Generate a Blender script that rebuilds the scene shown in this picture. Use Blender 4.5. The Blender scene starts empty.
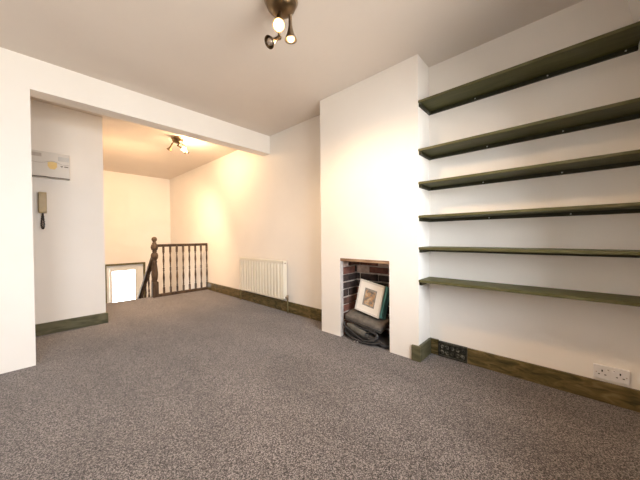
import bpy, bmesh, math, random
from mathutils import Vector, Matrix, Euler
import numpy as np
random.seed(7)
scene = bpy.context.scene
col = scene.collection
PI = math.pi

# ------------------------------------------------------------------ camera
F_PX, YAW, PITCH, ROLL, CX, CY = 266.5, math.radians(46.94), math.radians(-0.72), math.radians(-0.51), 316.8, 240.0
R0 = Vector((math.cos(YAW), -math.sin(YAW), 0)); H0 = Vector((math.sin(YAW), math.cos(YAW), 0)); Z0 = Vector((0, 0, 1))
FW = H0*math.cos(PITCH) + Z0*math.sin(PITCH); UP = -H0*math.sin(PITCH) + Z0*math.cos(PITCH)
R2 = R0*math.cos(ROLL) + UP*math.sin(ROLL); U2 = UP*math.cos(ROLL) - R0*math.sin(ROLL)
cd = bpy.data.cameras.new('camera'); cam = bpy.data.objects.new('camera', cd); col.objects.link(cam)
cd.sensor_fit = 'HORIZONTAL'; cd.sensor_width = 36.0; cd.lens = F_PX/640*36.0
cd.shift_x = (320-CX)/640; cd.shift_y = (CY-240)/640; cd.clip_start = 0.02
m = Matrix.Identity(4)
for i, v in enumerate((R2, U2, -FW)):
    for k in range(3): m[k][i] = v[k]
m[2][3] = 1.0
cam.matrix_world = m
scene.camera = cam

# ------------------------------------------------------------------ world, exposure
W = bpy.data.worlds.new('world'); scene.world = W; W.use_nodes = True
nt = W.node_tree; nt.nodes.clear()
out = nt.nodes.new('ShaderNodeOutputWorld'); bg = nt.nodes.new('ShaderNodeBackground')
tc = nt.nodes.new('ShaderNodeTexCoord'); sep = nt.nodes.new('ShaderNodeSeparateXYZ'); rmp = nt.nodes.new('ShaderNodeValToRGB')
mr = nt.nodes.new('ShaderNodeMapRange'); mr.inputs[1].default_value = -1; mr.inputs[2].default_value = 1
nt.links.new(tc.outputs['Generated'], sep.inputs[0]); nt.links.new(sep.outputs[2], mr.inputs[0]); nt.links.new(mr.outputs[0], rmp.inputs[0])
e = rmp.color_ramp.elements
e[0].position = 0.40; e[0].color = (0.82, 0.80, 0.75, 1)
e[1].position = 0.56; e[1].color = (0.86, 0.93, 1.0, 1)
nt.links.new(rmp.outputs[0], bg.inputs[0]); bg.inputs[1].default_value = 10.5
nt.links.new(bg.outputs[0], out.inputs[0])
scene.view_settings.view_transform = 'Standard'; scene.view_settings.look = 'None'
scene.view_settings.gamma = 1; scene.view_settings.use_curve_mapping = False
scene.view_settings.exposure = 0.75

WARM = (1.0, 0.67, 0.38)
LAMP1_W, LAMP2_W = 36.0, 30.0        # watts of the lit bulbs

# room constants (metres), camera at the origin 1 m above the floor
H, X, XC, Y0, Y1, YP, YH, XH, ZB, XP, YR = 2.427, 2.323, 2.091, .853, 1.892, 3.067, 3.994, .59, 2.177, .009, 7.066
XL, YE = -1.75, 5.17                # left wall, landing edge
def yback(z): return -0.235 - (H-z)*0.165

# window openings in the sloping window wall: (u0,u1,z0,z1)
BACKWIN = [(-1.35, -0.35, 0.75, 2.12), (0.45, 1.75, 0.75, 2.12)]
def portal(x, y, z, rx, rz, w, h, name):
    l = bpy.data.lights.new(name, 'AREA'); l.shape = 'RECTANGLE'; l.size = w; l.size_y = h; l.cycles.is_portal = True
    o = bpy.data.objects.new(name, l); o.location = (x, y, z); o.rotation_euler = (rx, 0, rz); col.objects.link(o)
for (a, b, c, d) in BACKWIN:
    zc = (c+d)/2
    portal((a+b)/2, yback(zc)-.17, zc, math.radians(90), 0, b-a, d-c, 'window_daylight')
portal(1.40, YR+.22, -.09, math.radians(-90), 0, .75, 1.1, 'stair_window_daylight')

# ------------------------------------------------------------------ materials
def new_mat(name):
    m = bpy.data.materials.new(name); m.use_nodes = True
    return m, m.node_tree, m.node_tree.nodes['Principled BSDF']
def N(t, typ, **kw):
    n = t.nodes.new(typ)
    for k, v in kw.items(): setattr(n, k, v)
    return n
def coords(t, scale=(1, 1, 1), rot=(0, 0, 0)):
    c = N(t, 'ShaderNodeTexCoord'); mp = N(t, 'ShaderNodeMapping')
    mp.inputs['Scale'].default_value = scale; mp.inputs['Rotation'].default_value = rot
    t.links.new(c.outputs['Object'], mp.inputs[0]); return mp.outputs[0]
def noise(t, vec, scale, detail=3, rough=.55):
    n = N(t, 'ShaderNodeTexNoise'); n.inputs['Scale'].default_value = scale; n.inputs['Detail'].default_value = detail
    n.inputs['Roughness'].default_value = rough; t.links.new(vec, n.inputs['Vector']); return n.outputs['Fac']
def ramp(t, fac, stops):
    r = N(t, 'ShaderNodeValToRGB'); els = r.color_ramp.elements
    while len(els) < len(stops): els.new(.5)
    for e, (p, c) in zip(els, stops): e.position = p; e.color = (*c, 1)
    t.links.new(fac, r.inputs[0]); return r.outputs[0]
def bump(t, b, h, strength, dist=.01):
    n = N(t, 'ShaderNodeBump'); n.inputs['Strength'].default_value = strength; n.inputs['Distance'].default_value = dist
    t.links.new(h, n.inputs['Height']); t.links.new(n.outputs[0], b.inputs['Normal'])
def mottled(name, c1, c2, scale, rough=.6, metal=0.0, stretch=(1, 1, 1), bmp=.1, det=3, lo=.3, hi=.7, spec=None):
    m, t, b = new_mat(name); v = coords(t, stretch); f = noise(t, v, scale, det)
    t.links.new(ramp(t, f, [(lo, c1), (hi, c2)]), b.inputs['Base Color'])
    b.inputs['Roughness'].default_value = rough; b.inputs['Metallic'].default_value = metal
    if spec is not None: b.inputs['Specular IOR Level'].default_value = spec
    if bmp: bump(t, b, f, bmp, .004)
    return m
def paint(name, c):
    m, t, b = new_mat(name); v = coords(t)
    f = noise(t, v, 2.2, 3); k = .965
    t.links.new(ramp(t, f, [(.3, tuple(x*k for x in c)), (.7, c)]), b.inputs['Base Color'])
    b.inputs['Roughness'].default_value = .75; b.inputs['Specular IOR Level'].default_value = .25
    g = noise(t, v, 9, 4); bump(t, b, g, .25, .006)
    return m
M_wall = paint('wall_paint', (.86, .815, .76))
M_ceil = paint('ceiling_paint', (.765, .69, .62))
M_white = mottled('white_gloss_paint', (.80, .80, .77), (.86, .86, .83), 4, .35, bmp=0)
def carpet():
    m, t, b = new_mat('carpet'); v = coords(t)
    big = noise(t, coords(t, (1, .45, 1), (0, 0, .5)), 3.0, 4)
    fine = noise(t, v, 210, 2, .7); med = noise(t, v, 110, 2, .6)
    mx = N(t, 'ShaderNodeMath', operation='ADD'); t.links.new(fine, mx.inputs[0]); t.links.new(med, mx.inputs[1])
    hf = N(t, 'ShaderNodeMath', operation='MULTIPLY'); hf.inputs[1].default_value = .5; t.links.new(mx.outputs[0], hf.inputs[0])
    vo = N(t, 'ShaderNodeTexVoronoi'); vo.inputs['Scale'].default_value = 260; t.links.new(v, vo.inputs['Vector'])
    sx = N(t, 'ShaderNodeSeparateColor'); t.links.new(vo.outputs['Color'], sx.inputs[0])
    mxx = N(t, 'ShaderNodeMix', data_type='FLOAT'); mxx.inputs[0].default_value = .42; t.links.new(hf.outputs[0], mxx.inputs[2]); t.links.new(sx.outputs[0], mxx.inputs[3])
    base = ramp(t, mxx.outputs[0], [(.31, (.026, .021, .019)), (.5, (.105, .088, .080)), (.69, (.315, .277, .260))])
    bc = ramp(t, big, [(.32, (.72, .71, .70)), (.68, (1.0, 1.0, 1.0))])
    mm = N(t, 'ShaderNodeMix', data_type='RGBA', blend_type='MULTIPLY'); mm.inputs[0].default_value = 1
    t.links.new(base, mm.inputs[6]); t.links.new(bc, mm.inputs[7]); t.links.new(mm.outputs[2], b.inputs['Base Color'])
    b.inputs['Roughness'].default_value = 1; b.inputs['Specular IOR Level'].default_value = .05
    b.inputs['Sheen Weight'].default_value = .25
    bump(t, b, hf.outputs[0], .6, .006)
    return m
M_carpet = carpet()
def stained(name, cols, stretch, scale=3.2):
    m, t, b = new_mat(name); v = coords(t, stretch)
    w = N(t, 'ShaderNodeTexNoise'); w.inputs['Scale'].default_value = scale; w.inputs['Detail'].default_value = 6
    w.inputs['Distortion'].default_value = 1.2; t.links.new(v, w.inputs['Vector'])
    n = len(cols)
    t.links.new(ramp(t, w.outputs['Fac'], [(.3+.4*i/(n-1), c) for i, c in enumerate(cols)]), b.inputs['Base Color'])
    b.inputs['Roughness'].default_value = .5; b.inputs['Specular IOR Level'].default_value = .3; bump(t, b, w.outputs['Fac'], .2, .004); return m
SK = [(.035, .030, .010), (.085, .066, .022), (.14, .098, .036), (.20, .15, .070)]
M_skY = stained('stained_skirting_wood_y', SK, (1, 2.0, 7), 4.2)
M_skX = stained('stained_skirting_wood_x', [(.050, .050, .026), (.10, .092, .048), (.15, .135, .078)], (1.1, 1, 5))
M_shelf = stained('green_shelf_paint', [(.050, .052, .012), (.066, .066, .017), (.088, .084, .026)], (6, .8, 3), 2.5)
M_shelf_edge = stained('lighter_shelf_edge', [(.070, .066, .020), (.105, .095, .042)], (1, 2, 1), 4)  # front edge a lighter green than the plank
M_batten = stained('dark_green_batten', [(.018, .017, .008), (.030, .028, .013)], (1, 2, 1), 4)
M_rail = stained('dark_stained_rail_wood', [(.030, .018, .010), (.065, .040, .024), (.105, .070, .045)], (3, 3, 1), 5)
M_frame = stained('olive_window_architrave', [(.10, .085, .035), (.16, .135, .06)], (1, 1, 1), 4)
M_metal = mottled('screw_metal', (.55, .55, .55), (.7, .7, .7), 30, .3, 1, bmp=0)
M_bronze = mottled('antique_bronze', (.13, .085, .045), (.22, .15, .08), 12, .32, .9, bmp=.03)
M_nickel = mottled('brushed_nickel', (.34, .27, .20), (.46, .38, .29), 20, .28, 1, bmp=0)
M_plastic = mottled('ivory_plastic', (.66, .61, .55), (.70, .65, .59), 5, .4, bmp=0)
M_sock = mottled('socket_plastic', (.74, .73, .74), (.79, .78, .79), 5, .35, bmp=0)
M_dark = mottled('dark_hole', (.01, .01, .01), (.02, .02, .02), 20, .7, bmp=0)
M_rad = mottled('radiator_cream_enamel', (.74, .70, .58), (.78, .74, .63), 3, .35, bmp=0)
M_handset = mottled('beige_handset_plastic', (.40, .31, .17), (.47, .37, .21), 6, .4, bmp=0)
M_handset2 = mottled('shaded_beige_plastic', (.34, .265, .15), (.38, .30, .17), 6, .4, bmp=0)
M_cord = mottled('black_cord', (.02, .015, .012), (.04, .03, .025), 30, .5, bmp=0)
M_yellow = mottled('yellow_label', (.70, .49, .16), (.78, .58, .25), 20, .5, bmp=0)
M_greylab = mottled('grey_label', (.42, .36, .31), (.50, .43, .37), 40, .5, bmp=0)
M_clear = mottled('smoked_plastic', (.55, .53, .50), (.62, .60, .57), 8, .25, bmp=0)
M_ink_shade = mottled('dark_print_and_shade', (.12, .09, .07), (.17, .13, .10), 60, .6, bmp=0)  # printed marks, also the painted shade below the fuse box
M_plaster = mottled('bare_plaster_edge', (.40, .36, .34), (.62, .57, .53), 14, .9, bmp=.4)
M_lintel = mottled('rusty_lintel', (.20, .10, .05), (.42, .27, .16), 12, .8, stretch=(1, .5, 3), bmp=.4)
M_mortar = mottled('sooty_mortar', (.38, .30, .25), (.70, .60, .52), 12, .95, bmp=.6)
BR = [mottled('brick_%s' % n, a, b_, 25, .9, bmp=.7) for n, a, b_ in (
    ('red', (.13, .048, .032), (.25, .10, .068)), ('brown', (.06, .032, .024), (.17, .08, .055)),
    ('soot', (.025, .018, .016), (.075, .045, .035)), ('pale', (.45, .29, .21), (.68, .52, .42)))]
M_pframe = mottled('white_picture_frame', (.58, .54, .49), (.70, .66, .60), 5, .45, bmp=0)
M_mount = mottled('cream_mount', (.80, .75, .68), (.84, .79, .72), 8, .8, bmp=0)
def art():
    m, t, b = new_mat('abstract_print'); v = coords(t)
    f = noise(t, v, 24, 4, .6)
    inner = ramp(t, f, [(.32, (.10, .09, .08)), (.43, (.26, .21, .16)), (.52, (.46, .25, .12)), (.62, (.56, .43, .28)), (.72, (.26, .23, .20))])
    t.links.new(inner, b.inputs['Base Color']); b.inputs['Roughness'].default_value = .8; return m
M_art = art()
M_artgrey = mottled('print_border', (.20, .19, .17), (.36, .33, .29), 30, .8, bmp=0)
M_teal = mottled('teal_board', (.06, .20, .20), (.10, .28, .27), 10, .6, bmp=0)
M_teal2 = mottled('dark_teal_board', (.02, .08, .085), (.04, .12, .125), 10, .6, bmp=0)
M_case = mottled('grey_padded_fabric', (.085, .074, .062), (.15, .13, .11), 22, .9, bmp=.4)
M_flap = mottled('grey_flap_fabric', (.085, .078, .066), (.13, .12, .10), 30, .85, bmp=.3)
M_bag = mottled('black_bag_fabric', (.008, .008, .009), (.035, .035, .037), 26, .55, bmp=.6)
M_iron = mottled('rough_cast_iron', (.010, .011, .008), (.06, .06, .045), 30, .6, .2, bmp=.8, lo=.42, hi=.72)
M_scroll = mottled('worn_iron_scroll', (.02, .022, .016), (.34, .33, .27), 28, .5, .2, bmp=.8, lo=.45, hi=.70)
def glass():
    m = bpy.data.materials.new('window_glass'); m.use_nodes = True; t = m.node_tree; t.nodes.clear()
    o = N(t, 'ShaderNodeOutputMaterial'); mx = N(t, 'ShaderNodeMixShader'); tr = N(t, 'ShaderNodeBsdfTransparent'); gl = N(t, 'ShaderNodeBsdfGlossy')
    gl.inputs['Roughness'].default_value = .02; fr = N(t, 'ShaderNodeFresnel'); fr.inputs[0].default_value = 1.35
    t.links.new(fr.outputs[0], mx.inputs[0]); t.links.new(tr.outputs[0], mx.inputs[1]); t.links.new(gl.outputs[0], mx.inputs[2]); t.links.new(mx.outputs[0], o.inputs[0])
    return m
M_glass = glass()
def bulb_mat(name, strength, c=(1.0, .72, .38)):
    m, t, b = new_mat(name); v = coords(t); b.inputs['Base Color'].default_value = (.9, .85, .75, 1)
    b.inputs['Emission Color'].default_value = (*c, 1); b.inputs['Emission Strength'].default_value = strength
    b.inputs['Roughness'].default_value = .3; return m
M_bulb = bulb_mat('lit_bulb', 14)
M_bulb_dim = bulb_mat('lit_bulb_side', 2.5, (1.0, .60, .22))
M_bulb_off = mottled('unlit_mirror_bulb', (.30, .24, .19), (.42, .34, .27), 20, .25, .5, bmp=0)

# ------------------------------------------------------------------ mesh helpers
class MB:
    def __init__(s): s.bm = bmesh.new(); s.mi = 0
    def _fin(s, faces, smooth=False):
        for f in faces: f.material_index = s.mi; f.smooth = smooth
    def box(s, a, b, bev=0, mat=None, seg=1):
        a = Vector(a); b = Vector(b); c = (a+b)/2; d = b-a
        r = bmesh.ops.create_cube(s.bm, size=1)
        vs = r['verts']
        for v in vs: v.co = Vector((v.co.x*d.x, v.co.y*d.y, v.co.z*d.z)) + c
        fs = list({f for v in vs for f in v.link_faces})
        if bev:
            es = list({e for v in vs for e in v.link_edges})
            rr = bmesh.ops.bevel(s.bm, geom=es+vs, offset=bev, segments=seg, affect='EDGES', profile=.5)
            vs = list({v for f in rr['faces'] for v in f.verts} | {v for v in vs if v.is_valid})
            fs = list({f for v in vs for f in v.link_faces})
        s._fin(fs, False)
        if mat is not None:
            for v in vs: v.co = mat @ v.co
        return vs
    def lathe(s, prof, axis_mat=None, seg=20, cap=True):
        """prof: list of (r, z), revolved about local z"""
        rings = []
        for r, z in prof:
            ring = []
            for i in range(seg):
                a = 2*PI*i/seg; p = Vector((max(r, 1e-4)*math.cos(a), max(r, 1e-4)*math.sin(a), z))
                ring.append(s.bm.verts.new(axis_mat @ p if axis_mat else p))
            rings.append(ring)
        fs = []
        for a, b in zip(rings, rings[1:]):
            for i in range(seg): fs.append(s.bm.faces.new((a[i], a[(i+1) % seg], b[(i+1) % seg], b[i])))
        s._fin(fs, True)
        if cap:
            c = [s.bm.faces.new(list(reversed(rings[0]))), s.bm.faces.new(rings[-1])]; s._fin(c)
    def tube(s, pts, r, seg=8, cap=True):
        pts = [Vector(p) for p in pts]; rings = []; up = None
        for i, p in enumerate(pts):
            d = (pts[min(i+1, len(pts)-1)] - pts[max(i-1, 0)]).normalized()
            if up is None: up = d.orthogonal().normalized()
            up = (up - d*up.dot(d)).normalized(); sd = d.cross(up)
            rr = r[i] if isinstance(r, (list, tuple)) else r
            rings.append([s.bm.verts.new(p + up*math.cos(2*PI*k/seg)*rr + sd*math.sin(2*PI*k/seg)*rr) for k in range(seg)])
        fs = []
        for a, b in zip(rings, rings[1:]):
            for i in range(seg): fs.append(s.bm.faces.new((a[i], a[(i+1) % seg], b[(i+1) % seg], b[i])))
        s._fin(fs, True)
        if cap: s._fin([s.bm.faces.new(list(reversed(rings[0]))), s.bm.faces.new(rings[-1])])
    def ball(s, c, r, mat=None, sc=(1, 1, 1), seg=20, ring=12):
        rr = bmesh.ops.create_uvsphere(s.bm, u_segments=seg, v_segments=ring, radius=r)
        for v in rr['verts']:
            v.co = Vector((v.co.x*sc[0], v.co.y*sc[1], v.co.z*sc[2]))
            if mat: v.co = mat @ v.co
            v.co += Vector(c)
        s._fin({f for v in rr['verts'] for f in v.link_faces}, True)
    def poly(s, pts, thick_vec):
        """closed outline extruded by thick_vec"""
        t = Vector(thick_vec); a = [s.bm.verts.new(Vector(p)) for p in pts]; b = [s.bm.verts.new(Vector(p)+t) for p in pts]
        n = len(pts); fs = [s.bm.faces.new(a), s.bm.faces.new(list(reversed(b)))]
        for i in range(n): fs.append(s.bm.faces.new((a[i], b[i], b[(i+1) % n], a[(i+1) % n])))
        s._fin(fs)
    def slab_holes(s, fn, us, vs, t0, t1, holes):
        """solid panel in (u,v) between thickness t0..t1 with rectangular openings; fn(u,v,t)->point"""
        us = sorted(set(us) | {h[0] for h in holes} | {h[1] for h in holes}); vs = sorted(set(vs) | {h[2] for h in holes} | {h[3] for h in holes})
        def solid(i, j):
            if i < 0 or j < 0 or i >= len(us)-1 or j >= len(vs)-1: return False
            uc = (us[i]+us[i+1])/2; vc = (vs[j]+vs[j+1])/2
            return not any(h[0] < uc < h[1] and h[2] < vc < h[3] for h in holes)
        cache = {}
        def V(u, v, t):
            k = (u, v, t)
            if k not in cache: cache[k] = s.bm.verts.new(Vector(fn(u, v, t)))
            return cache[k]
        fs = []
        for i in range(len(us)-1):
            for j in range(len(vs)-1):
                if not solid(i, j): continue
                a, b, c, d = us[i], us[i+1], vs[j], vs[j+1]
                fs.append(s.bm.faces.new((V(a, c, t0), V(b, c, t0), V(b, d, t0), V(a, d, t0))))
                fs.append(s.bm.faces.new((V(a, d, t1), V(b, d, t1), V(b, c, t1), V(a, c, t1))))
                if not solid(i-1, j): fs.append(s.bm.faces.new((V(a, c, t0), V(a, d, t0), V(a, d, t1), V(a, c, t1))))
                if not solid(i+1, j): fs.append(s.bm.faces.new((V(b, c, t0), V(b, c, t1), V(b, d, t1), V(b, d, t0))))
                if not solid(i, j-1): fs.append(s.bm.faces.new((V(a, c, t0), V(a, c, t1), V(b, c, t1), V(b, c, t0))))
                if not solid(i, j+1): fs.append(s.bm.faces.new((V(a, d, t0), V(b, d, t0), V(b, d, t1), V(a, d, t1))))
        s._fin(fs)
    def build(s, name, mats, parent=None, origin=None):
        """geometry is in world space when origin is given (an Empty's location), else local"""
        bmesh.ops.recalc_face_normals(s.bm, faces=s.bm.faces[:])
        me = bpy.data.meshes.new(name)
        if origin is not None:
            o = Vector(origin)
            for v in s.bm.verts: v.co -= o
        s.bm.to_mesh(me); s.bm.free()
        for mm in (mats if isinstance(mats, (list, tuple)) else [mats]): me.materials.append(mm)
        ob = bpy.data.objects.new(name, me); col.objects.link(ob)
        if parent: ob.parent = parent
        elif origin is not None: ob.location = origin
        return ob
def tag(o, label, cat, group=None, kind=None):
    if label: o['label'] = label
    if cat: o['category'] = cat
    if group: o['group'] = group
    if kind: o['kind'] = kind
    return o
def struct(o, label=None):
    o['kind'] = 'structure'
    if label: o['label'] = label
    return o
def thing(name, loc, label, cat, group=None, rot=(0, 0, 0)):
    o = bpy.data.objects.new(name, None); col.objects.link(o); o.location = loc; o.rotation_euler = rot; o.empty_display_size = .1
    return tag(o, label, cat, group)
def simple(name, boxes, mat, bev=0):
    b = MB()
    for a, c in boxes: b.box(a, c, bev)
    return b.build(name, mat)
def align(p, d):
    """matrix: local z along d, at p"""
    return Matrix.Translation(Vector(p)) @ Vector(d).to_track_quat('Z', 'Y').to_matrix().to_4x4()

# ------------------------------------------------------------------ structure
T = .15
# floor: carpet slab with the stair opening left out, leading edge rounded
struct(simple('floor', [((XL, -.85, -.12), (X+.1, YE, 0)), ((XL, YE, -.12), (XH, YH+.3, 0))], M_carpet), 'grey brown speckled carpet floor')
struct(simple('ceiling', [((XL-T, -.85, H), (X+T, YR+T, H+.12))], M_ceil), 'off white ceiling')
struct(simple('wall_right', [((X, -.95, -2.7), (X+.1, 1.05, H)), ((X, 1.70, -2.7), (X+.1, YR+T, H)), ((X, 1.0, .86), (X+.1, 1.75, H)), ((X+.1, 1.0, -.1), (X+T+.1, 1.9, H))], M_wall), 'off white wall with shelves and radiator')
# sloping window wall behind the camera
b = MB()
b.slab_holes(lambda u, v, t: (u, yback(v)-t, v), [XL-T, X+.04], [-.1, H+.02], 0, .20, BACKWIN)
struct(b.build('wall_back', M_wall), 'sloping window wall')
for n, (a, c, z0, z1) in enumerate(BACKWIN, 1):
    b = MB()
    def fn(u, v, t): return (u, yback(v)-.10-t, v)
    mid = (z0+z1)/2
    b.slab_holes(fn, [a, c], [z0, z1], 0, .05, [(a+.05, c-.05, z0+.06, mid-.02), (a+.05, c-.05, mid+.02, z1-.05)])
    w = struct(b.build('window_%d' % n, M_white), 'white sash window')
    g = MB(); g.slab_holes(fn, [a+.05, c-.05], [z0+.06, z1-.05], .024, .028, []); g.build('pane', M_glass, w)
struct(simple('wall_left', [((XL-T, -.9, -.1), (XL, YH+.1, H))], M_wall), 'left wall of the room')
# partition with open hall to its right, carried by a beam
struct(simple('wall_partition', [((XL, YP, -.01), (XP, YP+.16, H))], M_wall), 'white partition wall at the left')
struct(simple('beam', [((XP, YP, ZB), (X+.01, YP+.16, H+.005))], M_wall), 'boxed beam across the room')
struct(simple('wall_hall', [((XL, YH, -2.7), (XH, YR+T, H))], M_wall), 'hall wall with intercom')
WIN3 = (1.065, 1.735, -.62, .416)
b = MB(); b.slab_holes(lambda u, v, t: (u, YR+t, v), [XH-.02, X+.02], [-2.7, H+.01], 0, .22, [WIN3])
struct(b.build('wall_far', M_wall), 'far stairwell wall')
# stair window: olive architrave, white lining and frame, glass
a, c, z0, z1 = WIN3
b = MB(); b.slab_holes(lambda u, v, t: (u, YR-.02+t, v), [a-.038, c+.038], [z0-.04, z1+.038], 0, .03, [(a, c, z0, z1)])
w = struct(b.build('window_3', M_frame), 'stair window with olive wooden architrave')
b = MB(); b.slab_holes(lambda u, v, t: (u, YR+.05+t, v), [a, c], [z0, z1], 0, .05, [(a+.055, c-.075, z0+.06, z1-.075)])
b.slab_holes(lambda u, v, t: (u, YR+.06+t, v), [a+.06, c-.06], [z0+.06, z1-.07], 0, .03, [(a+.108, c-.145, z0+.09, z1-.13)])
q = b.build('window_frame', M_white, w); q['label'] = 'white inner window frame'
b = MB(); b.box((a+.08, YR+.073, z0+.085), (c-.10, YR+.077, z1-.08)); b.build('pane', M_glass, w)
struct(simple('floor_stairwell', [((XH, YE, -2.8), (X, YR+.1, -2.7))], M_carpet))
struct(simple('wall_landing', [((XH, YE-.10, -2.7), (X, YE-.02, -.12))], M_wall))

# chimney breast with the fireplace opening
FY0, FY1, FZ = 1.106, 1.643, .785
b = MB(); b.slab_holes(lambda u, v, t: (XC+t, u, v), [Y0, Y1], [0, H], 0, .03, [(FY0, FY1, 0, FZ)])
for bx in (((XC+.03, Y0, 0), (X+.02, Y0+.05, H)), ((XC+.03, Y1-.05, 0), (X+.02, Y1, H))): b.box(*bx)
chim = struct(b.build('wall_chimney', M_wall), 'white chimney breast')
# bare plaster lip around the opening
b = MB()
b.box((XC+.003, FY1-.004, 0), (XC+.05, FY1+.02, FZ-.03), .002); b.box((XC+.003, FY0-.02, 0), (XC+.05, FY0+.003, FZ-.03), .002)
q = b.build('opening_edge', M_plaster, chim); q['label'] = 'bare plaster edge of the fireplace opening'
b = MB(); b.box((XC+.006, FY0-.02, FZ-.028), (XC+.12, FY1+.02, FZ+.01), .002)
q = b.build('lintel', M_lintel, chim); q['label'] = 'rusty brown lintel'
# brick lining built brick by brick
b = MB(); XB = 2.385
b.mi = 0
b.box((XC+.05, FY1+.012, 0), (XB, FY1+.05, FZ+.06)); b.box((XC+.05, FY0-.05, 0), (XB, FY0-.012, FZ+.06))
b.box((XB+.012, FY0-.05, 0), (XB+.03, FY1+.05, FZ+.06)); b.box((XC+.03, FY0-.05, FZ+.02), (XB+.03, FY1+.05, FZ+.06))
BH, MJ = .064, .013
def brick(a_, c_, mi):
    b.mi = mi or 4; j = lambda: random.uniform(-.004, .004)
    b.box([x+j() for x in a_], [x+j() for x in c_], .003)
row = 0; z = .004
while z < FZ+.01:
    zt = min(z+BH, FZ+.03)
    # back wall, running bond
    y = FY0-.04 - (.11 if row % 2 else 0)
    while y < FY1:
        ya, yb = max(y, FY0-.01), min(y+.205, FY1+.012)
        if yb-ya > .02:
            k = random.choice([1, 1, 2, 2, 0])
            if z > .60 and yb > 1.28: k = random.choice([3, 3, 0])
            if .45 < z < .60 and yb > 1.4: k = 2
            brick((XB, ya, z), (XB+.02, yb, zt), k)
        y += .205+MJ
    for side in (0, 1):
        x = XC+.05 - (.11 if (row+side) % 2 else 0)
        while x < XB:
            xa, xb = max(x, XC+.05), min(x+.205, XB)
            if xb-xa > .02:
                k = random.choice([0, 0, 1, 1, 2])
                if z > .64: k = random.choice([3, 0, 1])
                if .46 < z < .62: k = 2
                if side == 0: brick((xa, FY1, z), (xb, FY1+.02, zt), k)
                else: brick((xa, FY0-.02, z), (xb, FY0, zt), k)
            x += .205+MJ
    z += BH+MJ; row += 1
q = b.build('brick_lining', [M_mortar, BR[1], BR[2], BR[3], BR[0]], chim)
q['label'] = 'sooty exposed brick lining'
# skirting boards
def skirt(name, boxes, mat, label):
    return struct(simple(name, boxes, mat, .003), label)
SH = .128
VY0, VY1 = .560, .775
skirt('baseboard_right', [((X-.02, yback(0)+.01, 0), (X+.001, VY0, SH-.008)), ((X-.02, VY1, 0), (X+.001, Y0-.002, SH))], M_skY, 'brown green stained skirting under the shelves')
skirt('baseboard_chimney', [((XC+.002, Y0-.02, 0), (X-.02, Y0+.001, SH)), ((XC-.018, Y0-.02, 0), (XC+.001, Y0+.055, SH-.004))], M_skX, 'stained skirting wrapping the chimney corner')
skirt('baseboard_alcove', [((X-.02, Y1, 0), (X+.001, YE-.12, .142))], M_skY, 'dark stained skirting behind the radiator')
skirt('baseboard_hall', [((XL, YH-.02, 0), (XH+.002, YH+.001, SH-.006)), ((XH-.001, YH-.02, 0), (XH+.02, YE, SH-.006))], M_skX, 'grey green skirting in the hall')

# ------------------------------------------------------------------ air vent let into the skirting
vt = thing('air_vent', (X-.02, (VY0+VY1)/2, 0), 'rough blackened ornamental iron air vent let into the skirting below the shelves', 'air vent')
o = vt.location
b = MB(); b.box((X-.016, VY0, .004), (X-.002, VY1, SH-.006)); b.build('back_plate', M_iron, vt, o)
b = MB()
b.box((X-.026, VY0, .0), (X-.012, VY1, .012), .002); b.box((X-.026, VY0, SH-.022), (X-.012, VY1, SH-.008), .002)
b.box((X-.026, VY0, .0), (X-.012, VY0+.010, SH-.008), .002); b.box((X-.026, VY1-.010, 0), (X-.012, VY1, SH-.008), .002)
b.build('surround', M_iron, vt, o)
b = MB()
for i in range(5):
    cy = VY0+.03+i*.0385
    for cz in (.036, .082):
        pts = [(X-.020+.002*math.sin(k), cy+.014*math.cos(k*.6)*(1-k/22), cz+.016*math.sin(k*.6)*(1-k/22)) for k in range(14)]
        b.tube(pts, .0045, 6)
b.build('scroll_grille', M_scroll, vt, o)

# ------------------------------------------------------------------ shelves
SHELVES = [
    (2.064, 'long green shelf nearest the ceiling', [.503, .089, -.245], 2.031),
    (1.685, 'long green shelf, second down from the ceiling', [.425, .014], 0),
    (1.425, 'long green shelf, third down from the ceiling', [.451, .018], 0),
    (1.160, 'long green shelf, fourth down from the ceiling', [.413, -.022], 0),
    (.910, 'long green shelf at eye level, second up from the floor', [], 0),
    (.650, 'long green shelf nearest the floor, its top face showing', [], 0)]
for z, lab, scr, _ in SHELVES:
    ye = yback(z)+.004
    t = thing('wall_shelf', (X, .3, z), lab + ', on the right wall', 'shelf', 'green shelves in the alcove')
    o = t.location
    b = MB(); b.box((XC+.004, ye, z-.020), (X-.0005, Y0-.001, z), .0015)
    b.build('plank', M_shelf, t, o)
    b = MB(); b.box((XC, ye, z-.019), (XC+.006, Y0-.001, z-.001), .001); b.build('front_edge', M_shelf_edge, t, o)
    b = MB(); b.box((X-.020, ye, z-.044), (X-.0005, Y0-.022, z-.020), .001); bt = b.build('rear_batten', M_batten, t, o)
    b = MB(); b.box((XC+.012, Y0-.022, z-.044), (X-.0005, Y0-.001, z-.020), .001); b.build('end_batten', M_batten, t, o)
    for sy in scr:
        s_ = MB(); s_.ball((X-.0205, sy, z-.032), .0045, sc=(.5, 1, 1), seg=10, ring=6); s_.build('screw', M_metal, bt, o)

# ------------------------------------------------------------------ radiator
RY0, RY1, RZ0, RZ1, RXF = 2.70, 3.765, .175, .682, 2.238
t = thing('radiator', (2.28, (RY0+RY1)/2, 0), 'cream fluted panel radiator on the alcove wall', 'radiator'); o = t.location
b = MB()
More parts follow.
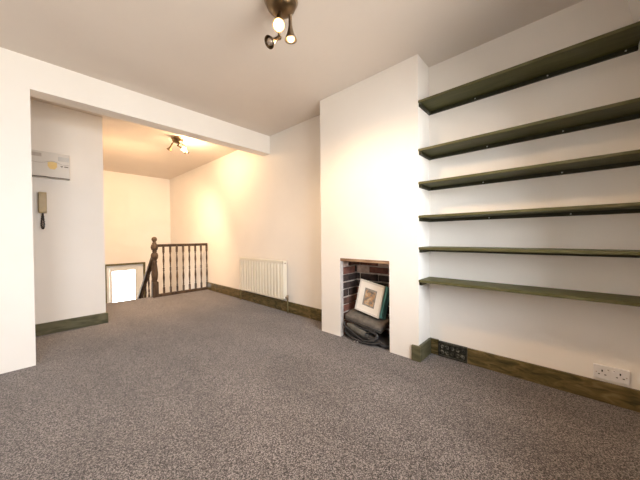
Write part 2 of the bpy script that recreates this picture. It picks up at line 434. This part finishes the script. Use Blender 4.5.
# fluted front panel as one corrugated sheet with thickness
n = 15; prof = []
wid = (RY1-RY0-.04)/n
for i in range(n):
    y = RY0+.02+i*wid
    for fr, dx in ((0, .013), (.12, .013), (.26, 0), (.74, 0), (.88, .013)): prof.append((y+fr*wid, dx))
prof.append((RY1-.02, .013))
fr = [b.bm.verts.new((RXF+dx, y, z)) for z in (RZ0+.02, RZ1-.035) for y, dx in prof]
k = len(prof); fs = [b.bm.faces.new((fr[i], fr[i+1], fr[k+i+1], fr[k+i])) for i in range(k-1)]; b._fin(fs)
b.box((RXF+.014, RY0+.006, RZ0+.003), (RXF+.022, RY1-.006, RZ1-.006), .004)
for a_, c_ in (((RXF, RY0, RZ0), (RXF+.012, RY1, RZ0+.022)), ((RXF, RY0, RZ1-.037), (RXF+.012, RY1, RZ1-.008)), ((RXF, RY0, RZ0), (RXF+.012, RY0+.022, RZ1-.008)), ((RXF, RY1-.022, RZ0), (RXF+.012, RY1, RZ1-.008))):
    b.box(a_, c_, .003)
b.build('front_panel', M_rad, t, o)
b = MB(); b.box((RXF+.045, RY0+.01, RZ0+.005), (RXF+.058, RY1-.01, RZ1-.01), .003); b.build('rear_panel', M_rad, t, o)
b = MB()
b.box((RXF-.001, RY0-.003, RZ1-.010), (RXF+.003, RY1+.003, RZ1+.002), .001); b.box((RXF+.061, RY0-.003, RZ1-.010), (RXF+.065, RY1+.003, RZ1+.002), .001)
for i in range(40):
    y = RY0+.004+i*(RY1-RY0-.012)/39; b.box((RXF+.001, y, RZ1-.008), (RXF+.063, y+.009, RZ1))
tg = b.build('top_grille', M_rad, t, o)
for s_, y in ((0, RY0), (1, RY1)):
    b = MB(); b.box((RXF+.004, y-.003, RZ0+.01), (RXF+.064, y+.003, RZ1-.002), .001); b.build('side_cover', M_rad, t, o)
b = MB(); b.lathe([(.009, 0), (.009, .012), (.006, .014)], align((RXF+.03, RY0-.004, RZ1-.03), (0, -1, 0)), 12); b.build('bleed_plug', M_nickel, t, o)
for y, sg in ((RY0, -1), (RY1, 1)):
    b = MB(); b.lathe([(.010, 0), (.010, .03), (.014, .03), (.014, .05)], align((RXF+.035, y, RZ0+.03), (0, sg, 0)), 14)
    b.lathe([(.012, -.02), (.016, 0), (.016, .028), (.011, .045)], align((RXF+.035, y+sg*.045, RZ0+.02), (0, 0, 1)), 14)
    vl = b.build('valve', M_nickel if sg < 0 else M_white, t, o)
    b = MB(); b.tube([(RXF+.035, y+sg*.045, 0), (RXF+.035, y+sg*.045, RZ0+.01)], .008, 10); b.build('pipe', M_frame, t, o)
for y in (RY0+.2, RY1-.2):
    b = MB(); b.box((RXF+.055, y-.02, RZ0+.05), (X-.0005, y+.02, RZ1-.08)); b.build('wall_bracket', M_rad, t, o)

# ------------------------------------------------------------------ double socket
SY0, SY1, SZ0, SZ1 = -.268, -.124, .134, .217
t = thing('double_socket', (X, (SY0+SY1)/2, SZ0), 'white double plug socket on the right wall just above the skirting', 'socket'); o = t.location
b = MB(); b.box((X-.011, SY0, SZ0), (X+.0005, SY1, SZ1), .003, seg=2); b.build('face_plate', M_sock, t, o)
for s_, cy in ((0, SY1-.036), (1, SY0+.036)):
    b = MB(); zc = (SZ0+SZ1)/2
    b.box((X-.0125, cy-.003, zc+.004), (X-.010, cy+.003, zc+.016)); b.box((X-.0125, cy-.017, zc-.014), (X-.010, cy-.009, zc-.009)); b.box((X-.0125, cy+.009, zc-.014), (X-.010, cy+.017, zc-.009))
    b.build('pin_holes', M_dark, t, o)
    b = MB(); sy = (SY0+SY1)/2 + (.012 if s_ == 0 else -.012)
    b.box((X-.0155, sy-.006, zc+.006), (X-.009, sy+.006, zc+.026), .002); sw = b.build('switch', M_sock, t, o)
    b = MB(); b.box((X-.0162, sy-.003, zc+.021), (X-.0150, sy+.003, zc+.024)); b.build('switch_mark', M_ink_shade, sw, o)
for sy in (SY1-.012, SY0+.012):
    b = MB(); b.ball((X-.011, sy, (SZ0+SZ1)/2-.002), .0035, sc=(.5, 1, 1), seg=10, ring=6); b.build('screw', M_greylab, t, o)

# ------------------------------------------------------------------ consumer unit on the hall wall
BX0, BX1, BZ0, BZ1, BY = -.20, .297, 1.638, 1.905, YH-.075
t = thing('fuse_box', (.05, YH, BZ0), 'cream electrical fuse box with yellow label high on the hall wall', 'fuse box'); o = t.location
b = MB(); b.box((BX0, BY+.012, BZ0), (BX1, YH+.001, BZ1), .006, seg=2); b.build('body', M_plastic, t, o)
# hinged lid in two halves, their joint dipping and rising in a curve
def seamz(x):
    return 1.795 + .018*math.exp(-((x-.160)/.045)**2) - .012*math.exp(-((x-.06)/.06)**2) - .010*math.exp(-((x-.25)/.04)**2)
xs = [BX0+.006+i*(BX1-BX0-.012)/48 for i in range(49)]
b = MB(); b.poly([(x, BY, seamz(x)+.003) for x in xs]+[(BX1-.006, BY, BZ1-.006), (BX0+.006, BY, BZ1-.006)], (0, .013, 0)); b.build('upper_cover', M_plastic, t, o)
b = MB(); b.poly([(x, BY, seamz(x)-.002) for x in xs]+[(BX1-.006, BY, BZ0+.012), (BX0+.006, BY, BZ0+.012)], (0, .013, 0)); lid = b.build('lower_lid', M_plastic, t, o)
b = MB(); b.poly([(x, BY+.008, seamz(x)+.006) for x in xs]+[(x, BY+.008, seamz(x)-.005) for x in reversed(xs)], (0, .006, 0)); b.build('cover_joint', M_greylab, t, o)
b = MB(); b.box((BX0+.006, BY+.004, BZ0+.001), (BX1-.004, BY+.013, BZ0+.009)); b.build('underside_shade', M_ink_shade, t, o)  # dark strip painted in as the shadow along the box's underside
b = MB(); b.poly([(x, BY-.0015, seamz(x)-.006) for x in [.125+i*.07/10 for i in range(11)]]+[(.195, BY-.0015, 1.755), (.178, BY-.0015, 1.728), (.142, BY-.0015, 1.728), (.125, BY-.0015, 1.755)], (0, .002, 0)); b.build('yellow_sticker', M_yellow, lid, o)
b = MB(); b.box((-.02, BY-.0015, 1.845), (.082, BY+.001, 1.882)); b.build('rating_label', M_greylab, t, o)
b = MB(); b.box((.205, BY-.0015, 1.823), (.290, BY+.001, 1.868), .001); b.build('switch_window', M_clear, t, o)
b = MB()
b.box((.222, BY-.0015, 1.765), (.240, BY+.001, 1.773)); b.box((.250, BY-.0015, 1.762), (.282, BY+.001, 1.772)); b.box((.226, BY-.0015, 1.757), (.236, BY+.001, 1.761))
b.build('printed_mark', M_ink_shade, lid, o)

# ------------------------------------------------------------------ door entry phone
t = thing('intercom_phone', (.083, YH, 1.27), 'beige door entry handset hanging on the hall wall below the fuse box', 'intercom'); o = t.location
b = MB(); b.box((.052, YH-.022, 1.272), (.112, YH+.001, 1.482), .006, seg=2); b.build('wall_cradle', M_handset2, t, o)
b = MB()
prof = [(.0, 1.268), (.024, 1.268), (.030, 1.285), (.026, 1.33), (.026, 1.42), (.030, 1.455), (.026, 1.486), (0, 1.488)]
b.poly([(.054, YH-.020-d, z) for d, z in prof], (.060, 0, 0))
q = b.build('handset', M_handset, t, o); bv = q.modifiers.new('bevel', 'BEVEL'); bv.width = .005; bv.segments = 2
b = MB()
pts = []
for i in range(60):
    s_ = i/59*2*PI
    # two strands meeting at the top: a narrow hanging loop
    pts.append((.083+.014*math.sin(s_)*(.55-.45*math.cos(s_)), YH-.022, 1.19+.082*math.cos(s_)-.0))
pts = [(x+.0025*math.sin(i*2.1), y+.0025*math.cos(i*2.1), z) for i, (x, y, z) in enumerate(pts)]
b.tube(pts, .0065, 6); b.build('coiled_cord', M_cord, t, o)

# ------------------------------------------------------------------ stairs and balustrade
RY, NX = 5.08, 1.415
t = thing('staircase', (1.0, YE, -2.7), 'carpeted staircase going down from the landing towards the stair window', 'staircase'); o = t.location; stair = t
b = MB(); nst = 8
pts = [(XH, YE-.02, 0)]
prof = [(YE-.015, 0.0)]
y, z = YE, 0.0
for i in range(nst):
    prof += [(y, z), (y, z-.2)]; z -= .2; y += .215; 
prof += [(y, z), (y, z-.12), (YE-.015, -.14)]
b.poly([(XH+.001, yy, zz) for yy, zz in prof], (NX+.01-XH, 0, 0)); b.build('flight', M_carpet, t, o)
b = MB(); b.poly([(NX+.012, YE, .02), (NX+.012, YE, -.28), (NX+.012, YE+1.75, -1.91), (NX+.012, YE+1.75, -1.61)], (.035, 0, 0)); b.build('string', M_rail, t, o)
t = thing('balustrade', (NX, RY, 0), 'dark stained turned balustrade guarding the stair head', 'balustrade'); o = t.location
# newel
b = MB(); b.box((NX-.045, RY-.045, 0), (NX+.045, RY+.045, .26), .006)
b.lathe([(.042, .26), (.030, .275), (.040, .30), (.046, .34), (.048, .40), (.040, .50), (.032, .58), (.040, .60), (.030, .615), (.036, .64), (.05, .66), (.056, .70), (.050, .735), (.028, .76), (.036, .768), (.036, .775), (.030, .785), (.046, .805), (.055, .845), (.046, .888), (.028, .905), (.038, .915), (.024, .925), (.022, .935), (.036, .955), (.042, .982), (.034, 1.008), (.014, 1.02), (.0, 1.022)], Matrix.Translation((NX, RY, 0)), 20)
b.build('newel_post', M_rail, t, o)
b = MB(); b.box((NX+.03, RY-.028, .865), (X-.002, RY+.028, .895), .009, seg=2); b.box((NX+.03, RY-.018, .848), (X-.002, RY+.018, .866)); b.build('handrail', M_rail, t, o)
b = MB(); b.box((NX+.03, RY-.035, .0), (X-.002, RY+.030, .045), .004); b.build('bottom_rail', M_rail, t, o)
def baluster(x, y, z0, z1):
    L = z1-z0; b = MB(); s = lambda f: z0+f*L
    b.box((x-.014, y-.014, z0), (x+.014, y+.014, s(.13)))
    b.lathe([(.014, s(.13)), (.009, s(.145)), (.015, s(.16)), (.010, s(.18)), (.013, s(.26)), (.017, s(.33)), (.015, s(.38)), (.009, s(.47)), (.016, s(.49)), (.010, s(.51)), (.016, s(.53)), (.009, s(.55)), (.011, s(.62)), (.016, s(.70)), (.012, s(.78)), (.009, s(.83)), (.015, s(.845)), (.010, s(.86)), (.014, s(.87))], Matrix.Translation((x, y, 0)), 12)
    b.box((x-.014, y-.014, s(.87)), (x+.014, y+.014, z1)); return b
for i in range(8): baluster(1.552+.108*i, RY, .04, .852).build('baluster', M_rail, t, o)
# descending rail
sl = .93; yA, yB = RY+.062, RY+1.66
def zr(y): return .80-(y-RY)*sl
t = stair; o = t.location
b = MB(); b.poly([(NX-.022, yA, zr(yA)), (NX-.022, yA, zr(yA)-.065), (NX-.022, yB, zr(yB)-.065), (NX-.022, yB, zr(yB))], (.062, 0, 0)); b.build('handrail', M_rail, t, o)
for i in range(7):
    y = RY+.19+i*.2
    zb = .0-(y-YE)*.93 - .02
    if zb > .0: zb = 0
    baluster(NX+.029-.018, y, zb, zr(y)-.045).build('baluster', M_rail, t, o)

# ------------------------------------------------------------------ spotlights
def trumpet(b, p, d, L=.13, r=.044, neck=.011):
    b.lathe([(neck, 0), (neck, L*.4), (neck+.003, L*.55), (r*.62, L*.78), (r*.93, L*.95), (r, L), (r*.96, L), (r*.86, L*.93), (r*.40, L*.75)], align(p, d), 24, cap=False)
def spot_lamp(loc, label, heads, base_r, watts, base_h=.055):
    t = thing('ceiling_spotlight', loc, label, 'ceiling light', 'triple spotlight fittings'); o = Vector(loc)
    b = MB(); b.lathe([(base_r*1.08, H+.0005), (base_r*1.10, H-.012), (base_r*1.02, H-.018)], Matrix.Translation((o.x, o.y, 0)), 36); b.build('ceiling_rose', M_nickel, t, o)
    b = MB(); b.lathe([(base_r, H-.016), (base_r*.98, H-.03), (base_r*.90, H-.05), (base_r*.68, H-.068), (base_r*.35, H-.080), (0, H-.084)], Matrix.Translation((o.x, o.y, 0)), 36); b.build('domed_base', M_bronze, t, o)
    for (j, p, d, L, r, lit, mat) in heads:
        p = Vector(p); d = Vector(d).normalized()
        b = MB(); b.tube([Vector(j), (Vector(j)+p)/2+Vector((0, 0, -.004)), p], .008, 10); b.ball(p, .014, seg=14, ring=8); arm = b.build('arm', mat, t, o)
        b = MB(); trumpet(b, p, d, L, r); hd = b.build('spot_head', mat, t, o)
        b = MB(); b.ball(p+d*(L-r*(.0 if lit == 2 else .30)), r*(.80 if lit == 2 else .62), align((0, 0, 0), d), (1, 1, .95)); b.build('bulb', {2: M_bulb, 1: M_bulb_dim, 0: M_bulb_off}[lit], hd, o)
        if lit:
            l = bpy.data.lights.new('bulb_glow', 'POINT' if base_r < .08 and lit == 2 else 'SPOT'); l.energy = watts*(.7 if lit == 2 and base_r < .08 else .55 if lit == 2 else 1.3 if base_r > .08 else 3.6); l.color = WARM
            if l.type == 'SPOT': l.spot_size = math.radians(165 if base_r > .08 else 140); l.spot_blend = .6
            l.shadow_soft_size = .07
            lo = bpy.data.objects.new('bulb_glow', l); col.objects.link(lo); lo.parent = hd
            lo.location = p+d*(L+r*.9)-o; lo.rotation_euler = d.to_track_quat('-Z', 'Y').to_euler()
    return t
spot_lamp((1.047, 1.255, H), 'three headed bronze ceiling spotlight in the main room with bulbs glowing towards the room', [
    ((1.035, 1.25, H-.07), (1.04, 1.265, H-.165), (-.50, -.55, -.42), .085, .035, 2, M_bronze),
    ((1.10, 1.24, H-.045), (1.105, 1.24, H-.06), (.03, .01, -1), .155, .038, 1, M_nickel),
    ((1.04, 1.28, H-.07), (1.055, 1.285, H-.205), (-.62, .02, -.55), .10, .036, 0, M_bronze)], .092, LAMP1_W)
spot_lamp((1.44, 4.05, H), 'small three headed spotlight on the hall ceiling beyond the beam, its bulb glowing', [
    ((1.47, 4.03, H-.05), (1.44, 4.03, H-.115), (.75, .03, -.30), .085, .046, 2, M_bronze),
    ((1.40, 4.06, H-.05), (1.375, 4.06, H-.10), (-.20, .75, -.80), .10, .036, 1, M_bronze),  # head assumed lit, its light added to brighten the far wall
    ((1.50, 4.07, H-.05), (1.545, 4.08, H-.09), (.30, -.20, -1), .10, .036, 0, M_bronze)], .075, LAMP2_W)

# ------------------------------------------------------------------ things in the fireplace
def rmat(c, e): return Matrix.Translation(Vector(c)) @ Euler(e, 'XYZ').to_matrix().to_4x4()
def subsurf(ob, lv=2):
    md = ob.modifiers.new('subsurf', 'SUBSURF'); md.levels = lv; md.render_levels = lv
    for p in ob.data.polygons: p.use_smooth = True
# framed print
PE = (.186, .085, .035); PC = (2.208, 1.376, .406); pw, ph = .266, .308
t = thing('framed_picture', PC, 'white framed abstract print tilted inside the brick fireplace', 'picture', rot=PE)
b = MB(); b.slab_holes(lambda u, v, k: (k, u, v), [-pw/2, pw/2], [-ph/2, ph/2], -.008, .008, [(-pw/2+.016, pw/2-.016, -ph/2+.016, ph/2-.016)])
b.build('frame', M_pframe, t)
b = MB(); b.slab_holes(lambda u, v, k: (k, u, v), [-pw/2+.016, pw/2-.016], [-ph/2+.016, ph/2-.016], -.004, .001, [(-.066, .066, -.086, .086)]); b.build('mount', M_mount, t)
b = MB(); b.box((-.001, -.070, -.090), (.004, .070, .090)); pr = b.build('print', M_artgrey, t)
b = MB(); b.box((-.0022, -.052, -.070), (-.0008, .052, .068)); b.build('print_image', M_art, pr)
b = MB(); b.box((.005, -pw/2+.01, -ph/2+.01), (.0085, pw/2-.01, ph/2-.01)); b.build('backing_board', M_greylab, t)
# two teal folders behind it
R_ = Euler(PE, 'XYZ').to_matrix()
for dx, dy, dz, th, mat, lab, mt2 in ((.026, -.020, .002, .030, M_teal, 'teal hardback board folder directly behind the framed picture', M_teal2), (.058, -.034, -.010, .028, M_teal2, 'dark teal folder at the back of the fireplace, behind the paler teal folder', M_teal)):
    c = Vector(PC) + R_ @ Vector((dx, dy, dz))
    t = thing('board_folder', c, lab, 'folder', 'folders behind the picture', rot=PE)
    b = MB(); b.box((-th/2, -.135, -.150), (-th/2+.004, .13, .148), .001); b.box((th/2-.004, -.135, -.150), (th/2, .13, .148), .001); b.box((-th/2, .125, -.150), (th/2, .13, .148)); b.build('cover', mat, t)
    b = MB(); b.box((-th/2+.0045, -.128, -.145), (th/2-.0045, .124, .143)); b.build('page_block', mt2, t)
# grey padded case the picture stands on
CM = (2.225, 1.405, .180); CE = (.15, -.22, .03)
t = thing('padded_case', CM, 'grey padded fabric case lying under the framed picture', 'case', rot=CE)
b = MB(); b.box((-.105, -.190, -.028), (.115, .205, .048), .020, seg=3); q = b.build('body', M_case, t); subsurf(q, 1)
b = MB(); pts = []
for (px_, py_) in ((-.106, -.19), (-.106, 0), (-.106, .185), (-.09, .206), (0, .207), (.1, .205)): pts.append((px_, py_, .006))
b.tube(pts, .004, 6); b.build('zip', M_bag, t)
# black bag underneath
t = thing('black_bag', (2.22, 1.40, 0), 'crumpled black bag with straps at the bottom of the fireplace', 'bag')
b = MB(); vs = b.box((-.105, -.265, .0), (.13, .225, .105), .035, seg=3)
bmesh.ops.subdivide_edges(b.bm, edges=b.bm.edges[:], cuts=2, use_grid_fill=True)
rnd = random.Random(3)
for v in b.bm.verts:
    n = math.sin(v.co.y*37+v.co.x*21)*.006+math.sin(v.co.y*71+v.co.z*55)*.004
    v.co.x -= n if v.co.x < 0 else 0
    if v.co.z > .05: v.co.z += n - .075*max(0, -v.co.y-.02)/.24*1.0
    v.co.z = max(v.co.z, .0)
q = b.build('body', M_bag, t); subsurf(q, 1)
b = MB(); b.ball((-.095, .055, .098), 1, Euler((.30, 0, .06)).to_matrix().to_4x4(), (.028, .135, .036), 24, 14); b.build('flap', M_flap, t)
def curve(pts, n=8):
    P = [Vector(p) for p in pts]; P = [P[0]]+P+[P[-1]]; o_ = []
    for i in range(1, len(P)-2):
        for k in range(n):
            u = k/n; o_.append(.5*((2*P[i])+(-P[i-1]+P[i+1])*u+(2*P[i-1]-5*P[i]+4*P[i+1]-P[i+2])*u*u+(-P[i-1]+3*P[i]-3*P[i+1]+P[i+2])*u**3))
    o_.append(P[-2]); return o_
for pts, r in (([(-.09, .215, .145), (-.115, .20, .12), (-.13, .10, .085), (-.14, -.02, .040), (-.13, -.12, .050), (-.10, -.16, .09), (-.08, -.10, .115), (-.10, .03, .128), (-.10, .15, .145)], .0085),
               ([(-.10, .21, .06), (-.13, .12, .035), (-.145, 0, .020), (-.135, -.12, .025), (-.10, -.20, .05)], .010),
               ([(-.10, -.03, .085), (-.125, -.07, .06), (-.12, -.13, .065), (-.10, -.15, .10), (-.09, -.09, .11), (-.10, -.03, .085)], .009)):
    b = MB(); b.tube(curve(pts), r, 8); b.build('strap', M_bag, t)
b = MB(); b.box((-.013, -.009, 0), (.013, .009, .004), .001, mat=rmat((-.150, .055, .008), (0, 0, .5))); b.lathe([(.009, 0), (.009, .012), (.005, .016)], align((-.150, .030, .010), (0, -1, .1)), 12)
q = b.build('buckle', M_metal, t); q['label'] = 'small shiny metal buckle'
